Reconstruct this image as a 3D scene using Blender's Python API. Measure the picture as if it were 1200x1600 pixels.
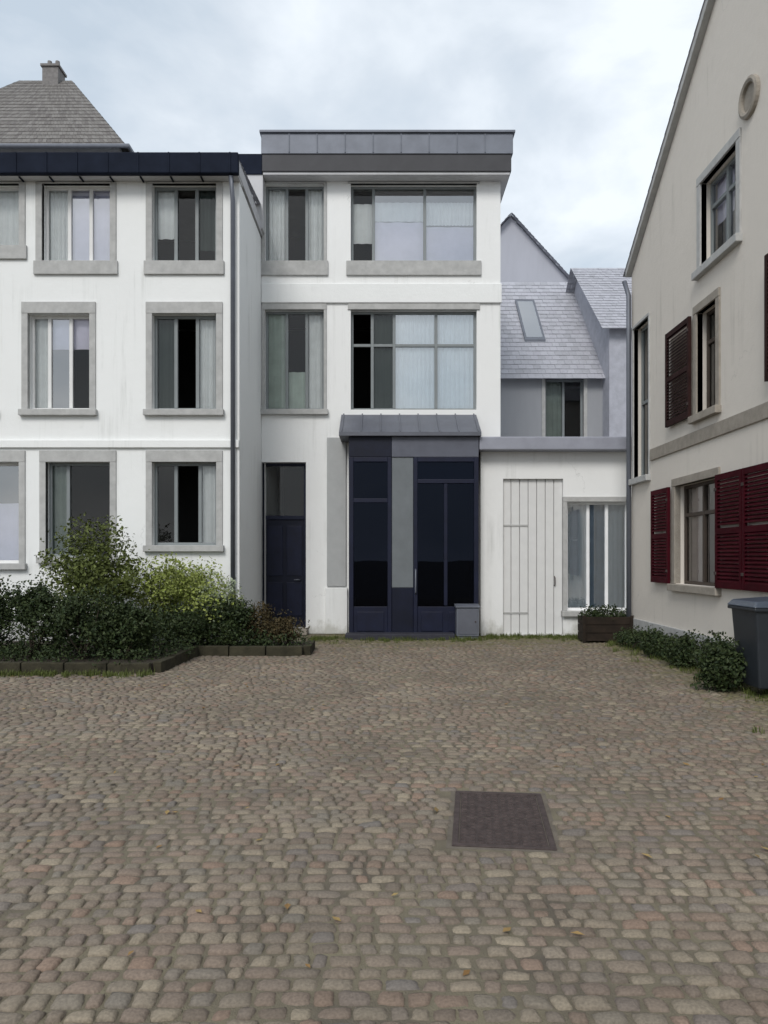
import bpy, bmesh, math, random
import numpy as np
from mathutils import Vector, Matrix, noise
R = math.radians
random.seed(7); rng = np.random.default_rng(7)
for o in list(bpy.data.objects): bpy.data.objects.remove(o)
S = bpy.context.scene
COL = S.collection

# ------------------------------------------------------------------ camera
CH = 1.55
cd = bpy.data.cameras.new('camera'); cam = bpy.data.objects.new('camera', cd); COL.objects.link(cam)
cd.sensor_width = 36; cd.lens = 36*1203/1600; cd.shift_y = 72/1600
cd.clip_start = 0.05; cd.clip_end = 2000
cam.location = (0, 0, CH); cam.rotation_euler = (R(90), 0, 0)
S.camera = cam
S.render.resolution_x, S.render.resolution_y = 768, 1024
# ------------------------------------------------------------------ sky, sun, exposure
SKYOFF = (.35, 0, .2)
SUN_EL, SUN_AZ = 42, 197           # azimuth clockwise from +Y: behind and left of the camera
w = bpy.data.worlds.new('World'); S.world = w; w.use_nodes = True
nt = w.node_tree; nt.nodes.clear()
def N(t, ty, **kw):
    n = t.nodes.new(ty)
    for k, v in kw.items(): setattr(n, k, v)
    return n
out = N(nt, 'ShaderNodeOutputWorld'); bg = N(nt, 'ShaderNodeBackground')
sky = N(nt, 'ShaderNodeTexSky', sky_type='NISHITA', sun_disc=False)
sky.sun_elevation = R(SUN_EL); sky.sun_rotation = R(SUN_AZ); sky.air_density = 1.2; sky.dust_density = 3.0
tc = N(nt, 'ShaderNodeTexCoord'); mp = N(nt, 'ShaderNodeMapping'); mp.inputs['Scale'].default_value = (1.0, 1.0, 2.0)
nz = N(nt, 'ShaderNodeTexNoise'); nz.inputs['Scale'].default_value = 3.2; nz.inputs['Detail'].default_value = 7; nz.inputs['Roughness'].default_value = .52; nz.inputs['Distortion'].default_value = .3
mp.inputs['Location'].default_value = SKYOFF
cr = N(nt, 'ShaderNodeValToRGB')
cr.color_ramp.elements[0].position = .36; cr.color_ramp.elements[0].color = (4.5, 5.2, 5.95, 1)
cr.color_ramp.elements[1].position = .64; cr.color_ramp.elements[1].color = (7.5, 7.95, 8.4, 1)
e = cr.color_ramp.elements.new(.5); e.color = (5.75, 6.3, 6.9, 1)
mx = N(nt, 'ShaderNodeMix', data_type='RGBA'); mx.inputs['Factor'].default_value = .9
L = nt.links.new
L(tc.outputs['Generated'], mp.inputs['Vector']); L(mp.outputs[0], nz.inputs['Vector']); L(nz.outputs['Fac'], cr.inputs[0])
L(sky.outputs[0], mx.inputs['A']); L(cr.outputs[0], mx.inputs['B']); L(mx.outputs['Result'], bg.inputs[0])
bg.inputs[1].default_value = .1
L(bg.outputs[0], out.inputs[0])
sl = bpy.data.lights.new('sun', 'SUN'); sl.energy = 1.4; sl.angle = R(22); sl.color = (1, .97, .93)
so = bpy.data.objects.new('sun', sl); COL.objects.link(so); so.location = (-8, -10, 20)
az, el = R(SUN_AZ), R(SUN_EL)
dirv = Vector((math.sin(az)*math.cos(el), math.cos(az)*math.cos(el), math.sin(el)))
so.rotation_euler = dirv.to_track_quat('Z', 'Y').to_euler()
S.view_settings.view_transform = 'Standard'; S.view_settings.look = 'None'
S.view_settings.exposure = 0.45; S.view_settings.gamma = 1

# ------------------------------------------------------------------ pixel <-> world
def P(px, py, Y): return ((px-600)/1203*Y, CH+(872-py)/1203*Y)
def PX(px, Y): return (px-600)/1203*Y
def PZ(py, Y): return CH+(872-py)/1203*Y

# ------------------------------------------------------------------ materials
MATS = {}
def mat(name, c, rough=.8, var=.12, scale=3.0, bump=.0, bscale=60, spec=.3, metal=0, c2=None, streak=False, fine=0):
    if name in MATS: return MATS[name]
    m = bpy.data.materials.new(name); m.use_nodes = True; t = m.node_tree
    b = t.nodes['Principled BSDF']; l = t.links.new
    b.inputs['Roughness'].default_value = rough; b.inputs['Metallic'].default_value = metal
    b.inputs['Specular IOR Level'].default_value = spec
    co = N(t, 'ShaderNodeTexCoord')
    geo = N(t, 'ShaderNodeNewGeometry')
    n1 = N(t, 'ShaderNodeTexNoise'); n1.inputs['Scale'].default_value = scale; n1.inputs['Detail'].default_value = 8; n1.inputs['Roughness'].default_value = .62
    if streak:
        mpp = N(t, 'ShaderNodeMapping'); mpp.inputs['Scale'].default_value = (1, 1, .16)
        l(geo.outputs['Position'], mpp.inputs[0]); l(mpp.outputs[0], n1.inputs['Vector'])
    else: l(geo.outputs['Position'], n1.inputs['Vector'])
    r = N(t, 'ShaderNodeValToRGB')
    a = [max(0, x*(1-var)) for x in c[:3]]; d = [min(1, x*(1+var)) for x in (c2 or c)[:3]]
    r.color_ramp.elements[0].position = .32; r.color_ramp.elements[0].color = (*a, 1)
    r.color_ramp.elements[1].position = .68; r.color_ramp.elements[1].color = (*d, 1)
    l(n1.outputs['Fac'], r.inputs[0]); l(r.outputs[0], b.inputs['Base Color'])
    if bump:
        n2 = N(t, 'ShaderNodeTexNoise'); n2.inputs['Scale'].default_value = bscale; n2.inputs['Detail'].default_value = 5
        l(geo.outputs['Position'], n2.inputs['Vector'])
        bp = N(t, 'ShaderNodeBump'); bp.inputs['Strength'].default_value = bump; bp.inputs['Distance'].default_value = .01
        l(n2.outputs['Fac'], bp.inputs['Height']); l(bp.outputs[0], b.inputs['Normal'])
    MATS[name] = m; return m
def island_mat(name, cols, rough=.85, bump=.3, bscale=40, var=.15, patch=0):
    """each piece of the mesh (a stone, a leaf, a slate) its own colour"""
    if name in MATS: return MATS[name]
    m = bpy.data.materials.new(name); m.use_nodes = True; t = m.node_tree; l = t.links.new
    b = t.nodes['Principled BSDF']; b.inputs['Roughness'].default_value = rough; b.inputs['Specular IOR Level'].default_value = .25
    geo = N(t, 'ShaderNodeNewGeometry'); r = N(t, 'ShaderNodeValToRGB'); r.color_ramp.interpolation = 'LINEAR'
    el_ = r.color_ramp.elements
    for i, c in enumerate(cols):
        p = i/(len(cols)-1)
        if i == 0: el_[0].position = 0; el_[0].color = (*c, 1)
        elif i == len(cols)-1: el_[-1].position = 1; el_[-1].color = (*c, 1)
        else: x = el_.new(p); x.color = (*c, 1)
    l(geo.outputs['Random Per Island'], r.inputs[0])
    n1 = N(t, 'ShaderNodeTexNoise'); n1.inputs['Scale'].default_value = bscale; n1.inputs['Detail'].default_value = 6
    l(geo.outputs['Position'], n1.inputs['Vector'])
    mr = N(t, 'ShaderNodeMapRange'); mr.inputs['From Min'].default_value = .3; mr.inputs['From Max'].default_value = .7
    mr.inputs['To Min'].default_value = 1-var; mr.inputs['To Max'].default_value = 1+var
    l(n1.outputs['Fac'], mr.inputs[0])
    fac = mr.outputs[0]
    if patch:
        n5 = N(t, 'ShaderNodeTexNoise'); n5.inputs['Scale'].default_value = .9; n5.inputs['Detail'].default_value = 6; n5.inputs['Distortion'].default_value = .6; l(geo.outputs['Position'], n5.inputs['Vector'])
        m5 = N(t, 'ShaderNodeMapRange'); m5.inputs['From Min'].default_value = .34; m5.inputs['From Max'].default_value = .66; m5.inputs['To Min'].default_value = 1-patch; m5.inputs['To Max'].default_value = 1+patch*.8; l(n5.outputs['Fac'], m5.inputs[0])
        mm = N(t, 'ShaderNodeMath', operation='MULTIPLY'); l(fac, mm.inputs[0]); l(m5.outputs[0], mm.inputs[1]); fac = mm.outputs[0]
    vm = N(t, 'ShaderNodeVectorMath', operation='SCALE'); l(r.outputs[0], vm.inputs[0]); l(fac, vm.inputs['Scale'])
    l(vm.outputs[0], b.inputs['Base Color'])
    if bump:
        bp = N(t, 'ShaderNodeBump'); bp.inputs['Strength'].default_value = bump; bp.inputs['Distance'].default_value = .01
        l(n1.outputs['Fac'], bp.inputs['Height']); l(bp.outputs[0], b.inputs['Normal'])
    MATS[name] = m; return m
def plaster(name, c, seed=0):
    if name in MATS: return MATS[name]
    m = bpy.data.materials.new(name); m.use_nodes = True; t = m.node_tree; l = t.links.new
    b = t.nodes['Principled BSDF']; b.inputs['Roughness'].default_value = .92; b.inputs['Specular IOR Level'].default_value = .2
    geo = N(t, 'ShaderNodeNewGeometry')
    def noi(scale, detail, sz=1, rough=.6):
        mp_ = N(t, 'ShaderNodeMapping'); mp_.inputs['Scale'].default_value = (1, 1, sz); mp_.inputs['Location'].default_value = (seed, seed*2, seed)
        n = N(t, 'ShaderNodeTexNoise'); n.inputs['Scale'].default_value = scale; n.inputs['Detail'].default_value = detail; n.inputs['Roughness'].default_value = rough
        l(geo.outputs['Position'], mp_.inputs[0]); l(mp_.outputs[0], n.inputs['Vector']); return n
    def rng_(src, a, d, lo, hi):
        r = N(t, 'ShaderNodeMapRange'); r.inputs['From Min'].default_value = a; r.inputs['From Max'].default_value = d; r.inputs['To Min'].default_value = lo; r.inputs['To Max'].default_value = hi; l(src, r.inputs[0]); return r.outputs[0]
    def mixc(A, fac, col):
        x = N(t, 'ShaderNodeMix', data_type='RGBA'); l(A, x.inputs['A']); x.inputs['B'].default_value = (*col, 1); l(fac, x.inputs['Factor']); return x.outputs['Result']
    base = N(t, 'ShaderNodeRGB'); base.outputs[0].default_value = (*c, 1); col = base.outputs[0]
    col = mixc(col, rng_(noi(.55, 6).outputs['Fac'], .42, .7, 0, .22), [x*.86 for x in c])
    st = rng_(noi(7, 7, .05, .65).outputs['Fac'], .52, .72, 0, 1); sm = rng_(noi(.8, 4).outputs['Fac'], .48, .62, 0, .34)
    mu = N(t, 'ShaderNodeMath', operation='MULTIPLY'); l(st, mu.inputs[0]); l(sm, mu.inputs[1]); col = mixc(col, mu.outputs[0], (.36*c[0], .37*c[1], .34*c[2]))
    vo = N(t, 'ShaderNodeTexVoronoi', feature='DISTANCE_TO_EDGE'); vo.inputs['Scale'].default_value = .42
    dn = noi(1.8, 6); va = N(t, 'ShaderNodeVectorMath', operation='MULTIPLY_ADD'); va.inputs[1].default_value = (.9, .9, .9); l(dn.outputs['Color'], va.inputs[0]); l(geo.outputs['Position'], va.inputs[2]); l(va.outputs[0], vo.inputs['Vector'])
    ck = rng_(vo.outputs['Distance'], .0, .004, .3, 0); cm = rng_(noi(.5, 3).outputs['Fac'], .57, .62, 0, 1)
    mu2 = N(t, 'ShaderNodeMath', operation='MULTIPLY'); l(ck, mu2.inputs[0]); l(cm, mu2.inputs[1]); col = mixc(col, mu2.outputs[0], (.2, .2, .19))
    sp = N(t, 'ShaderNodeSeparateXYZ'); l(geo.outputs['Position'], sp.inputs[0])
    hz = N(t, 'ShaderNodeMath', operation='MULTIPLY_ADD'); l(noi(5, 7, .7).outputs['Fac'], hz.inputs[0]); hz.inputs[1].default_value = -.9; l(sp.outputs['Z'], hz.inputs[2])
    col = mixc(col, rng_(hz.outputs[0], -.42, -.2, .5, 0), (.30, .29, .235))
    l(col, b.inputs['Base Color'])
    n2 = noi(75, 5); n3 = noi(6, 4); ad = N(t, 'ShaderNodeMath', operation='MULTIPLY_ADD'); l(n3.outputs['Fac'], ad.inputs[0]); ad.inputs[1].default_value = 2.0; l(n2.outputs['Fac'], ad.inputs[2])
    bp = N(t, 'ShaderNodeBump'); bp.inputs['Strength'].default_value = .35; bp.inputs['Distance'].default_value = .008; l(ad.outputs[0], bp.inputs['Height']); l(bp.outputs[0], b.inputs['Normal'])
    MATS[name] = m; return m
def glass_mat(name='window_glass', tint=(.85, .9, .9), boost=.06):
    if name in MATS: return MATS[name]
    m = bpy.data.materials.new(name); m.use_nodes = True; t = m.node_tree; t.nodes.clear(); l = t.links.new
    o = N(t, 'ShaderNodeOutputMaterial'); mxs = N(t, 'ShaderNodeMixShader'); tr = N(t, 'ShaderNodeBsdfTransparent'); gl = N(t, 'ShaderNodeBsdfGlossy'); gl.inputs['Color'].default_value = (.55, .65, .95, 1) if 'dark' in name else (1, 1, 1, 1)
    fr = N(t, 'ShaderNodeFresnel'); fr.inputs[0].default_value = 1.5
    ad = N(t, 'ShaderNodeMath', operation='ADD'); ad.inputs[1].default_value = boost
    geo = N(t, 'ShaderNodeNewGeometry'); n = N(t, 'ShaderNodeTexNoise'); n.inputs['Scale'].default_value = 1.3
    bp = N(t, 'ShaderNodeBump'); bp.inputs['Strength'].default_value = .012; bp.inputs['Distance'].default_value = .05
    l(geo.outputs['Position'], n.inputs['Vector']); l(n.outputs['Fac'], bp.inputs['Height']); l(bp.outputs[0], gl.inputs['Normal'])
    tr.inputs[0].default_value = (*tint, 1); gl.inputs['Roughness'].default_value = .01
    l(fr.outputs[0], ad.inputs[0]); l(ad.outputs[0], mxs.inputs[0]); l(tr.outputs[0], mxs.inputs[1]); l(gl.outputs[0], mxs.inputs[2]); l(mxs.outputs[0], o.inputs[0])
    MATS[name] = m; return m

M_WHITE = plaster('white_plaster', (.80, .81, .80), 1.3)
M_WHITE2 = plaster('white_plaster_setback', (.81, .815, .805), 4.1)
M_BEIGE = plaster('beige_plaster', (.66, .615, .555), 7.7)
M_GREYWALL = mat('grey_render', (.32, .33, .35), .9, .08, 1.5, .3, 60, streak=True)
M_DARKGREY = mat('dark_grey_render', (.15, .15, .145), .9, .15, 2, .3, 60, streak=True)
M_STONE = mat('grey_stone', (.42, .42, .41), .85, .12, 7, .4, 80)
M_STONEB = mat('brown_stone', (.30, .27, .23), .85, .15, 7, .4, 80)
M_FRAME = mat('white_frame_paint', (.68, .68, .67), .5, .03, 5, spec=.4)
M_GFRAME = mat('grey_frame_paint', (.20, .22, .225), .5, .05, 5, spec=.4)
M_NAVY = mat('navy_paint', (.006, .0085, .026), .5, .25, 4, .1, 30, spec=.3)
M_NAVYDK = mat('navy_panel_paint', (.004, .006, .018), .5, .25, 4, .1, 30, spec=.28)
M_RED = mat('oxblood_paint', (.042, .003, .007), .7, .3, 5, .15, 30, spec=.08)
M_REDDK = mat('dark_brown_red_paint', (.030, .014, .013), .7, .3, 5, .15, 30, spec=.08)
M_SLATEBLUE = mat('slate_blue_paint', (.23, .30, .38), .5, .12, 5, spec=.4)
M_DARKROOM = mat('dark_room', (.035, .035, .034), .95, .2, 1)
M_CURT = mat('lilac_white_curtain', (.60, .58, .66), .95, .05, 4)
M_SKYREFL = mat('sky_reflection_blind', (.86, .91, .94), .9, .05, 4)  # blind tinted pale blue to stand in for sky reflected in the glass
M_CURTG = mat('grey_green_curtain', (.25, .29, .27), .95, .1, 4)
M_ZINC = mat('zinc', (.15, .162, .19), .5, .12, 3, .05, 20, metal=.3)
M_GUTTER = mat('dark_gutter', (.012, .016, .028), .7, .2, 3, spec=.06)
M_SOFFIT = mat('grey_soffit', (.52, .52, .53), .8, .08, 3)
M_SLATE = island_mat('slate', [(.33, .335, .365), (.37, .375, .41), (.41, .415, .455), (.37, .37, .41)], .65, .2, 20, .08)
M_TILE = island_mat('brown_grey_tile', [(.13, .12, .115), (.17, .16, .15), (.2, .19, .18)], .8, .2, 20)
M_SOIL = mat('dark_soil', (.045, .037, .028), 1, .4, 14, .9, 30)
M_WOOD = mat('dark_brown_timber', (.055, .040, .028), .8, .35, 6, .4, 40)
M_IRON = mat('rusty_iron', (.072, .055, .052), .75, .3, 18, .5, 120, metal=.3)
M_BARK = mat('bark', (.07, .055, .04), .95, .3, 20, .8, 40)
M_GLASS = glass_mat('window_glass', (.93, .95, .94), 0.0)
M_GLASSD = glass_mat('dark_tinted_glass', (.08, .10, .18), -.019)
M_GLASSB = glass_mat('bright_coated_glass', (.9, .95, .97), .28)
M_LILAC = mat('lilac_blind', (.78, .74, .86), .95, .05, 4)
M_PALE = mat('pale_grey_net', (.84, .85, .855), .95, .06, 4)
M_GREEN = mat('sage_curtain', (.52, .59, .54), .95, .1, 4)
M_DGREEN = mat('dark_green_curtain', (.07, .09, .085), .95, .1, 4)
M_LEAF_D = island_mat('dark_leaf', [(.012, .024, .008), (.028, .045, .014), (.045, .062, .02), (.02, .03, .012)], .6, 0)
M_LEAF_O = island_mat('olive_leaf', [(.05, .065, .014), (.085, .105, .024), (.115, .14, .036), (.055, .07, .018)], .6, 0)
M_LEAF_Y = island_mat('yellow_green_leaf', [(.13, .17, .03), (.22, .265, .055), (.31, .35, .11), (.16, .195, .04)], .6, 0)
M_LEAF_P = island_mat('pale_sage_leaf', [(.25, .29, .19), (.34, .39, .26), (.42, .47, .34)], .7, 0)

# ------------------------------------------------------------------ mesh builder
WLOC = {}
class MB:
    def __init__(s): s.v = []; s.f = []; s.sm = False
    def poly(s, pts):
        b = len(s.v); s.v += [tuple(p) for p in pts]; s.f.append(tuple(range(b, b+len(pts))))
    def hexa(s, p):   # 8 corners: 0-3 bottom ring, 4-7 top ring
        b = len(s.v); s.v += [tuple(q) for q in p]
        for f in ((0,3,2,1),(4,5,6,7),(0,1,5,4),(1,2,6,5),(2,3,7,6),(3,0,4,7)): s.f.append(tuple(b+i for i in f))
    def box(s, x0, x1, y0, y1, z0, z1):
        s.hexa([(x0,y0,z0),(x1,y0,z0),(x1,y1,z0),(x0,y1,z0),(x0,y0,z1),(x1,y0,z1),(x1,y1,z1),(x0,y1,z1)])
    def tube(s, pts, r, n=10, cap=True):
        pts = [Vector(p) for p in pts]; rs = r if isinstance(r, (list, tuple)) else [r]*len(pts)
        b = len(s.v)
        for i, p in enumerate(pts):
            d = (pts[min(i+1, len(pts)-1)]-pts[max(i-1, 0)]).normalized()
            a = d.orthogonal().normalized() if abs(d.z) < .99 else Vector((1,0,0)); a = (a-d*a.dot(d)).normalized(); c = d.cross(a)
            for k in range(n):
                t = 2*math.pi*k/n; s.v.append(tuple(p+(a*math.cos(t)+c*math.sin(t))*rs[i]))
        for i in range(len(pts)-1):
            for k in range(n):
                s.f.append((b+i*n+k, b+i*n+(k+1)%n, b+(i+1)*n+(k+1)%n, b+(i+1)*n+k))
        if cap:
            s.f.append(tuple(b+k for k in range(n))[::-1]); e_ = b+(len(pts)-1)*n; s.f.append(tuple(e_+k for k in range(n)))
    def lathe(s, c, prof, n=24):
        b = len(s.v)
        for r, z in prof:
            for k in range(n):
                t = 2*math.pi*k/n; s.v.append((c[0]+r*math.cos(t), c[1]+r*math.sin(t), c[2]+z))
        for i in range(len(prof)-1):
            for k in range(n): s.f.append((b+i*n+k, b+i*n+(k+1)%n, b+(i+1)*n+(k+1)%n, b+(i+1)*n+k))
        s.f.append(tuple(b+k for k in range(n))[::-1]); e_ = b+(len(prof)-1)*n; s.f.append(tuple(e_+k for k in range(n)))
    def build(s, name, m, parent=None, smooth=False, bevel=0):
        v = np.array(s.v, float); c = (v.min(0)+v.max(0))/2
        me = bpy.data.meshes.new(name); me.from_pydata([tuple(q) for q in (v-c)], [], s.f); me.update()
        if smooth: me.polygons.foreach_set('use_smooth', [True]*len(me.polygons))
        me.materials.append(m)
        o = bpy.data.objects.new(name, me); COL.objects.link(o)
        if parent is not None:
            o.parent = parent; o.location = Vector(c)-WLOC[parent.name]
        else: o.location = c
        WLOC[o.name] = Vector(c)
        if bevel:
            b = o.modifiers.new('bevel', 'BEVEL'); b.width = bevel; b.segments = 2; b.limit_method = 'ANGLE'
        return o
def thing(name, label, cat, loc, group=None):
    o = bpy.data.objects.new(name, None); COL.objects.link(o); o.location = loc; o.empty_display_size = .2
    WLOC[o.name] = Vector(loc); o['label'] = label; o['category'] = cat
    if group: o['group'] = group
    return o
def tag(o, label, cat, group=None):
    o['label'] = label; o['category'] = cat
    if group: o['group'] = group
    return o
def setting(o, kind='structure'): o['kind'] = kind; return o

# a wall frame: u along the wall, z up, d into the wall
class WF:
    def __init__(s, ox, oy, dx, dy):
        l = math.hypot(dx, dy); s.o = (ox, oy); s.d = (dx/l, dy/l); s.n = (-s.d[1], s.d[0])  # n points INTO the wall
    def __call__(s, u, z, d=0): return (s.o[0]+u*s.d[0]+d*s.n[0], s.o[1]+u*s.d[1]+d*s.n[1], z)
    def box(s, mb, u0, u1, z0, z1, d0, d1):
        mb.hexa([s(u0,z0,d0), s(u1,z0,d0), s(u1,z0,d1), s(u0,z0,d1), s(u0,z1,d0), s(u1,z1,d0), s(u1,z1,d1), s(u0,z1,d1)])
def wall(mb, F, u0, u1, z0, z1, holes, depth=.28):
    us = sorted({u0, u1, *[min(max(h[0],u0),u1) for h in holes], *[min(max(h[1],u0),u1) for h in holes]})
    zs = sorted({z0, z1, *[min(max(h[2],z0),z1) for h in holes], *[min(max(h[3],z0),z1) for h in holes]})
    for a, b in zip(us, us[1:]):
        for c, d in zip(zs, zs[1:]):
            mu, mz = (a+b)/2, (c+d)/2
            if any(h[0] < mu < h[1] and h[2] < mz < h[3] for h in holes): continue
            mb.poly([F(a,c), F(b,c), F(b,d), F(a,d)])
    for h0, h1, h2, h3 in holes:
        mb.poly([F(h0,h2), F(h0,h3), F(h0,h3,depth), F(h0,h2,depth)])
        mb.poly([F(h1,h2), F(h1,h2,depth), F(h1,h3,depth), F(h1,h3)])
        mb.poly([F(h0,h3), F(h1,h3), F(h1,h3,depth), F(h0,h3,depth)])
        mb.poly([F(h0,h2), F(h0,h2,depth), F(h1,h2,depth), F(h1,h2)])
def curtain_mb(F, u0, u1, z0, z1, d, amp=.025, period=.13):
    mb = MB(); n = max(8, int((u1-u0)/period*8)); b0 = len(mb.v)
    for i in range(n+1):
        u = u0+(u1-u0)*i/n; dd = d+amp*math.sin(u*2*math.pi/period+.6*math.sin(u*9))
        mb.v.append(F(u, z0, dd)); mb.v.append(F(u, z1, dd))
    for i in range(n): mb.f.append((2*i, 2*i+2, 2*i+3, 2*i+1))
    return mb
def window(root, F, u0, u1, z0, z1, splits=(0,.5,1), fills=None, surround=.11, smat=None, fmat=None, sill=True, lintel=None, deep=.13, sides=True, sillh=.11, glass=None, transom=None, label=None):
    """part: the stone surround; sub-parts: frame, pane, sill, curtain. fills: one list per light of (z from, z to, material)"""
    smat = smat or M_STONE; fmat = fmat or M_FRAME; glass = glass or M_GLASS
    mb = MB(); s_ = surround; lt = lintel if lintel is not None else s_
    if sides: F.box(mb, u0-s_, u0, z0, z1, -.025, .08); F.box(mb, u1, u1+s_, z0, z1, -.025, .08)
    F.box(mb, u0-s_, u1+s_, z1, z1+lt, -.03, .08)
    part = mb.build('window', smat, root, bevel=.006)
    if label: part['label'] = label
    f = MB(); t = .05; d0, d1 = deep, deep+.055; W = u1-u0; H = z1-z0
    F.box(f, u0, u0+t, z0, z1, d0, d1); F.box(f, u1-t, u1, z0, z1, d0, d1)
    F.box(f, u0+t, u1-t, z1-t, z1, d0, d1); F.box(f, u0+t, u1-t, z0, z0+t, d0, d1)
    edges = [u0+t]
    for q in splits[1:-1]:
        c = u0+W*q; F.box(f, c-.03, c+.03, z0+t, z1-t, d0-.008, d1); edges += [c-.03, c+.03]
    edges.append(u1-t)
    if transom:
        zt_ = z0+H*transom
        for a, b in zip(edges[::2], edges[1::2]): F.box(f, a, b, zt_-.028, zt_+.028, d0-.003, d1)
    f.build('frame', fmat, part, bevel=.004)
    for k, (a, b) in enumerate(zip(edges[::2], edges[1::2])):
        fl = fills[k] if fills else []
        gm = glass[k] if isinstance(glass, (list, tuple)) else glass
        if fl != 'open':
            g = MB(); j = random.uniform(-.004, .004)
            g.poly([F(a-.01, z0+t-.01, d0+.03+j), F(b+.01, z0+t-.01, d0+.03), F(b+.01, z1-t+.01, d0+.03-j), F(a-.01, z1-t+.01, d0+.03)]); g.build('pane', gm, part)
            for (c, d, m) in fl: curtain_mb(F, a-.02, b+.02, z0+H*c, z0+H*d, deep+.09+random.uniform(0,.012), random.uniform(.008,.019), random.uniform(.07,.17) if m is not M_LILAC else .4).build('curtain', m, part, smooth=True)
    if sill:
        q = MB(); F.box(q, u0-s_-.03, u1+s_+.03, z0-sillh, z0-.002, -.09 if sillh < .2 else -.045, .2); q.build('sill', smat, part, bevel=.008)
    return part

def shingles(A, B, C, D, rows, cols, m, name, parent, lift=.02):
    """slates on a plane: A,B along the eave, D,C along the ridge"""
    A, B, C, D = map(Vector, (A, B, C, D)); n = (B-A).cross(D-A).normalized(); mb = MB()
    for r in range(rows):
        for c in range(-1, cols):
            o = .5 if r % 2 else 0
            u0, u1 = max(0, (c+o)/cols), min(1, (c+o+1)/cols)
            if u1-u0 < .001: continue
            u0 += .0004; u1 -= .0004
            v0, v1 = r/rows, min(1, (r+1.15)/rows)
            def q(u, v, k): return (A+(B-A)*u)*(1-v)+(D+(C-D)*u)*v+n*k
            j = random.uniform(-.003, .003)
            mb.poly([q(u0, v0, lift+j), q(u1, v0, lift+j), q(u1, v1, .004+j), q(u0, v1, .004+j)])
            mb.poly([q(u0, v0, 0), q(u1, v0, 0), q(u1, v0, lift+j), q(u0, v0, lift+j)])
    return mb.build(name, m, parent)

# ================================================================== GROUND
g = MB(); g.poly([(-400,-400,-.06),(400,-400,-.06),(400,400,-.06),(-400,400,-.06)])
M_EARTH = mat('grey_earth', (.12, .105, .085), 1, .3, 1.2, .8, 60)
setting(g.build('ground', M_EARTH))
M_JOINT = mat('sandy_joint', (.148, .126, .099), 1, .25, 2.2, .9, 160, c2=(.165, .145, .098))
jb = MB(); jb.poly([(-14,.3,-.0105),(10,.3,-.0105),(10,18,-.0105),(-14,18,-.0105)]); setting(jb.build('joint_sand', M_JOINT))
CC, CA = Vector((.70, 4.62)), R(-6.5)      # drain cover centre and turn
CW, CL_ = .56, .98
def in_cover(x, y, m=.05):
    dx, dy = x-CC.x, y-CC.y; a, b = dx*math.cos(CA)+dy*math.sin(CA), -dx*math.sin(CA)+dy*math.cos(CA)
    return abs(a) < CW/2+m and abs(b) < CL_/2+m
def sett_paving(x0, x1, y0, y1, inside):
    vs = []; fs = []; y = y0; base = 0
    def kit(c):
        c = np.array(c); K = len(c); gu, gv = np.meshgrid(c, c); gu, gv = gu.ravel(), gv.ravel()
        m = np.maximum(np.abs(gu), np.abs(gv))
        zz = np.where(m > .99, -.026, np.where(m > .8, -.0045, 0.0))
        q = np.array([(j*K+i, j*K+i+1, (j+1)*K+i+1, (j+1)*K+i) for j in range(K-1) for i in range(K-1)])
        corner = 1-.13*(gu**4*gv**4)
        return gu*corner, gv*corner, zz, q, m < .99
    near, far = kit([-1,-.9,-.55,0,.55,.9,1]), kit([-1,-.88,0,.88,1])
    while y < y1:
        h = rng.uniform(.070, .098); x = x0+rng.uniform(0, .1)
        gu, gv, zz, q, topm = near if y < 7 else far
        blend = (y-7)/4.0
        while x < x1:
            wd = rng.choice([rng.uniform(.06,.10), rng.uniform(.09,.14), rng.uniform(.13,.17)], p=[.45,.45,.10]); cx, cy = x+wd/2, y+h/2
            cy += .030*math.sin(cx*1.5+cy*.6)+.02*math.sin(cx*.6-cy*1.3)
            if abs(cx) < .56*cy+1.3 and inside(cx, cy):
                gu, gv, zz, q, topm = far if rng.random() < blend else near
                jw = rng.uniform(.004, .014); a, b = (wd-jw)/2, (h-jw*rng.uniform(.6, 1.2))/2; rot = rng.normal(0, .045)
                sk = rng.normal(0, .06); sq = rng.normal(0, .05)
                lu = gu*a*(1+sq*gv)+gv*b*sk; lv = gv*b*(1-sq*gu*.6)
                cj = rng.normal(0, .07, (4, 2))*[a, b]; wq = [(1-gu)*(1-gv)/4, (1+gu)*(1-gv)/4, (1+gu)*(1+gv)/4, (1-gu)*(1+gv)/4]
                lu = lu+sum(wq[k_]*cj[k_, 0] for k_ in range(4)); lv = lv+sum(wq[k_]*cj[k_, 1] for k_ in range(4))
                lu = lu+rng.normal(0, .0018, gu.size); lv = lv+rng.normal(0, .0018, gu.size)
                X = cx+lu*math.cos(rot)-lv*math.sin(rot); Yy = cy+lu*math.sin(rot)+lv*math.cos(rot)
                und = .003+.0035*math.sin(cx*2.1+1)*math.sin(cy*1.7)
                Z = und+rng.normal(0, .0026)-(.006 if rng.random() < .04 else 0)+zz-.004*(gu**2+gv**2)*topm+topm*(rng.normal(0, .0013, gu.size)+rng.normal(0, .04)*lu+rng.normal(0, .04)*lv)
                vs.append(np.stack([X, Yy, Z], 1)); fs.append(q+base); base += gu.size
            x += wd
        y += h
    v = np.concatenate(vs); f = np.concatenate(fs)
    me = bpy.data.meshes.new('cobbled_square'); me.vertices.add(len(v)); me.vertices.foreach_set('co', v.ravel())
    me.loops.add(f.size); me.loops.foreach_set('vertex_index', f.ravel().astype(np.int32))
    me.polygons.add(len(f)); me.polygons.foreach_set('loop_start', (np.arange(len(f))*4).astype(np.int32))
    me.polygons.foreach_set('use_smooth', np.ones(len(f), bool)); me.update(calc_edges=True); me.validate()
    o = bpy.data.objects.new('cobbled_square', me); COL.objects.link(o); return o
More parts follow.
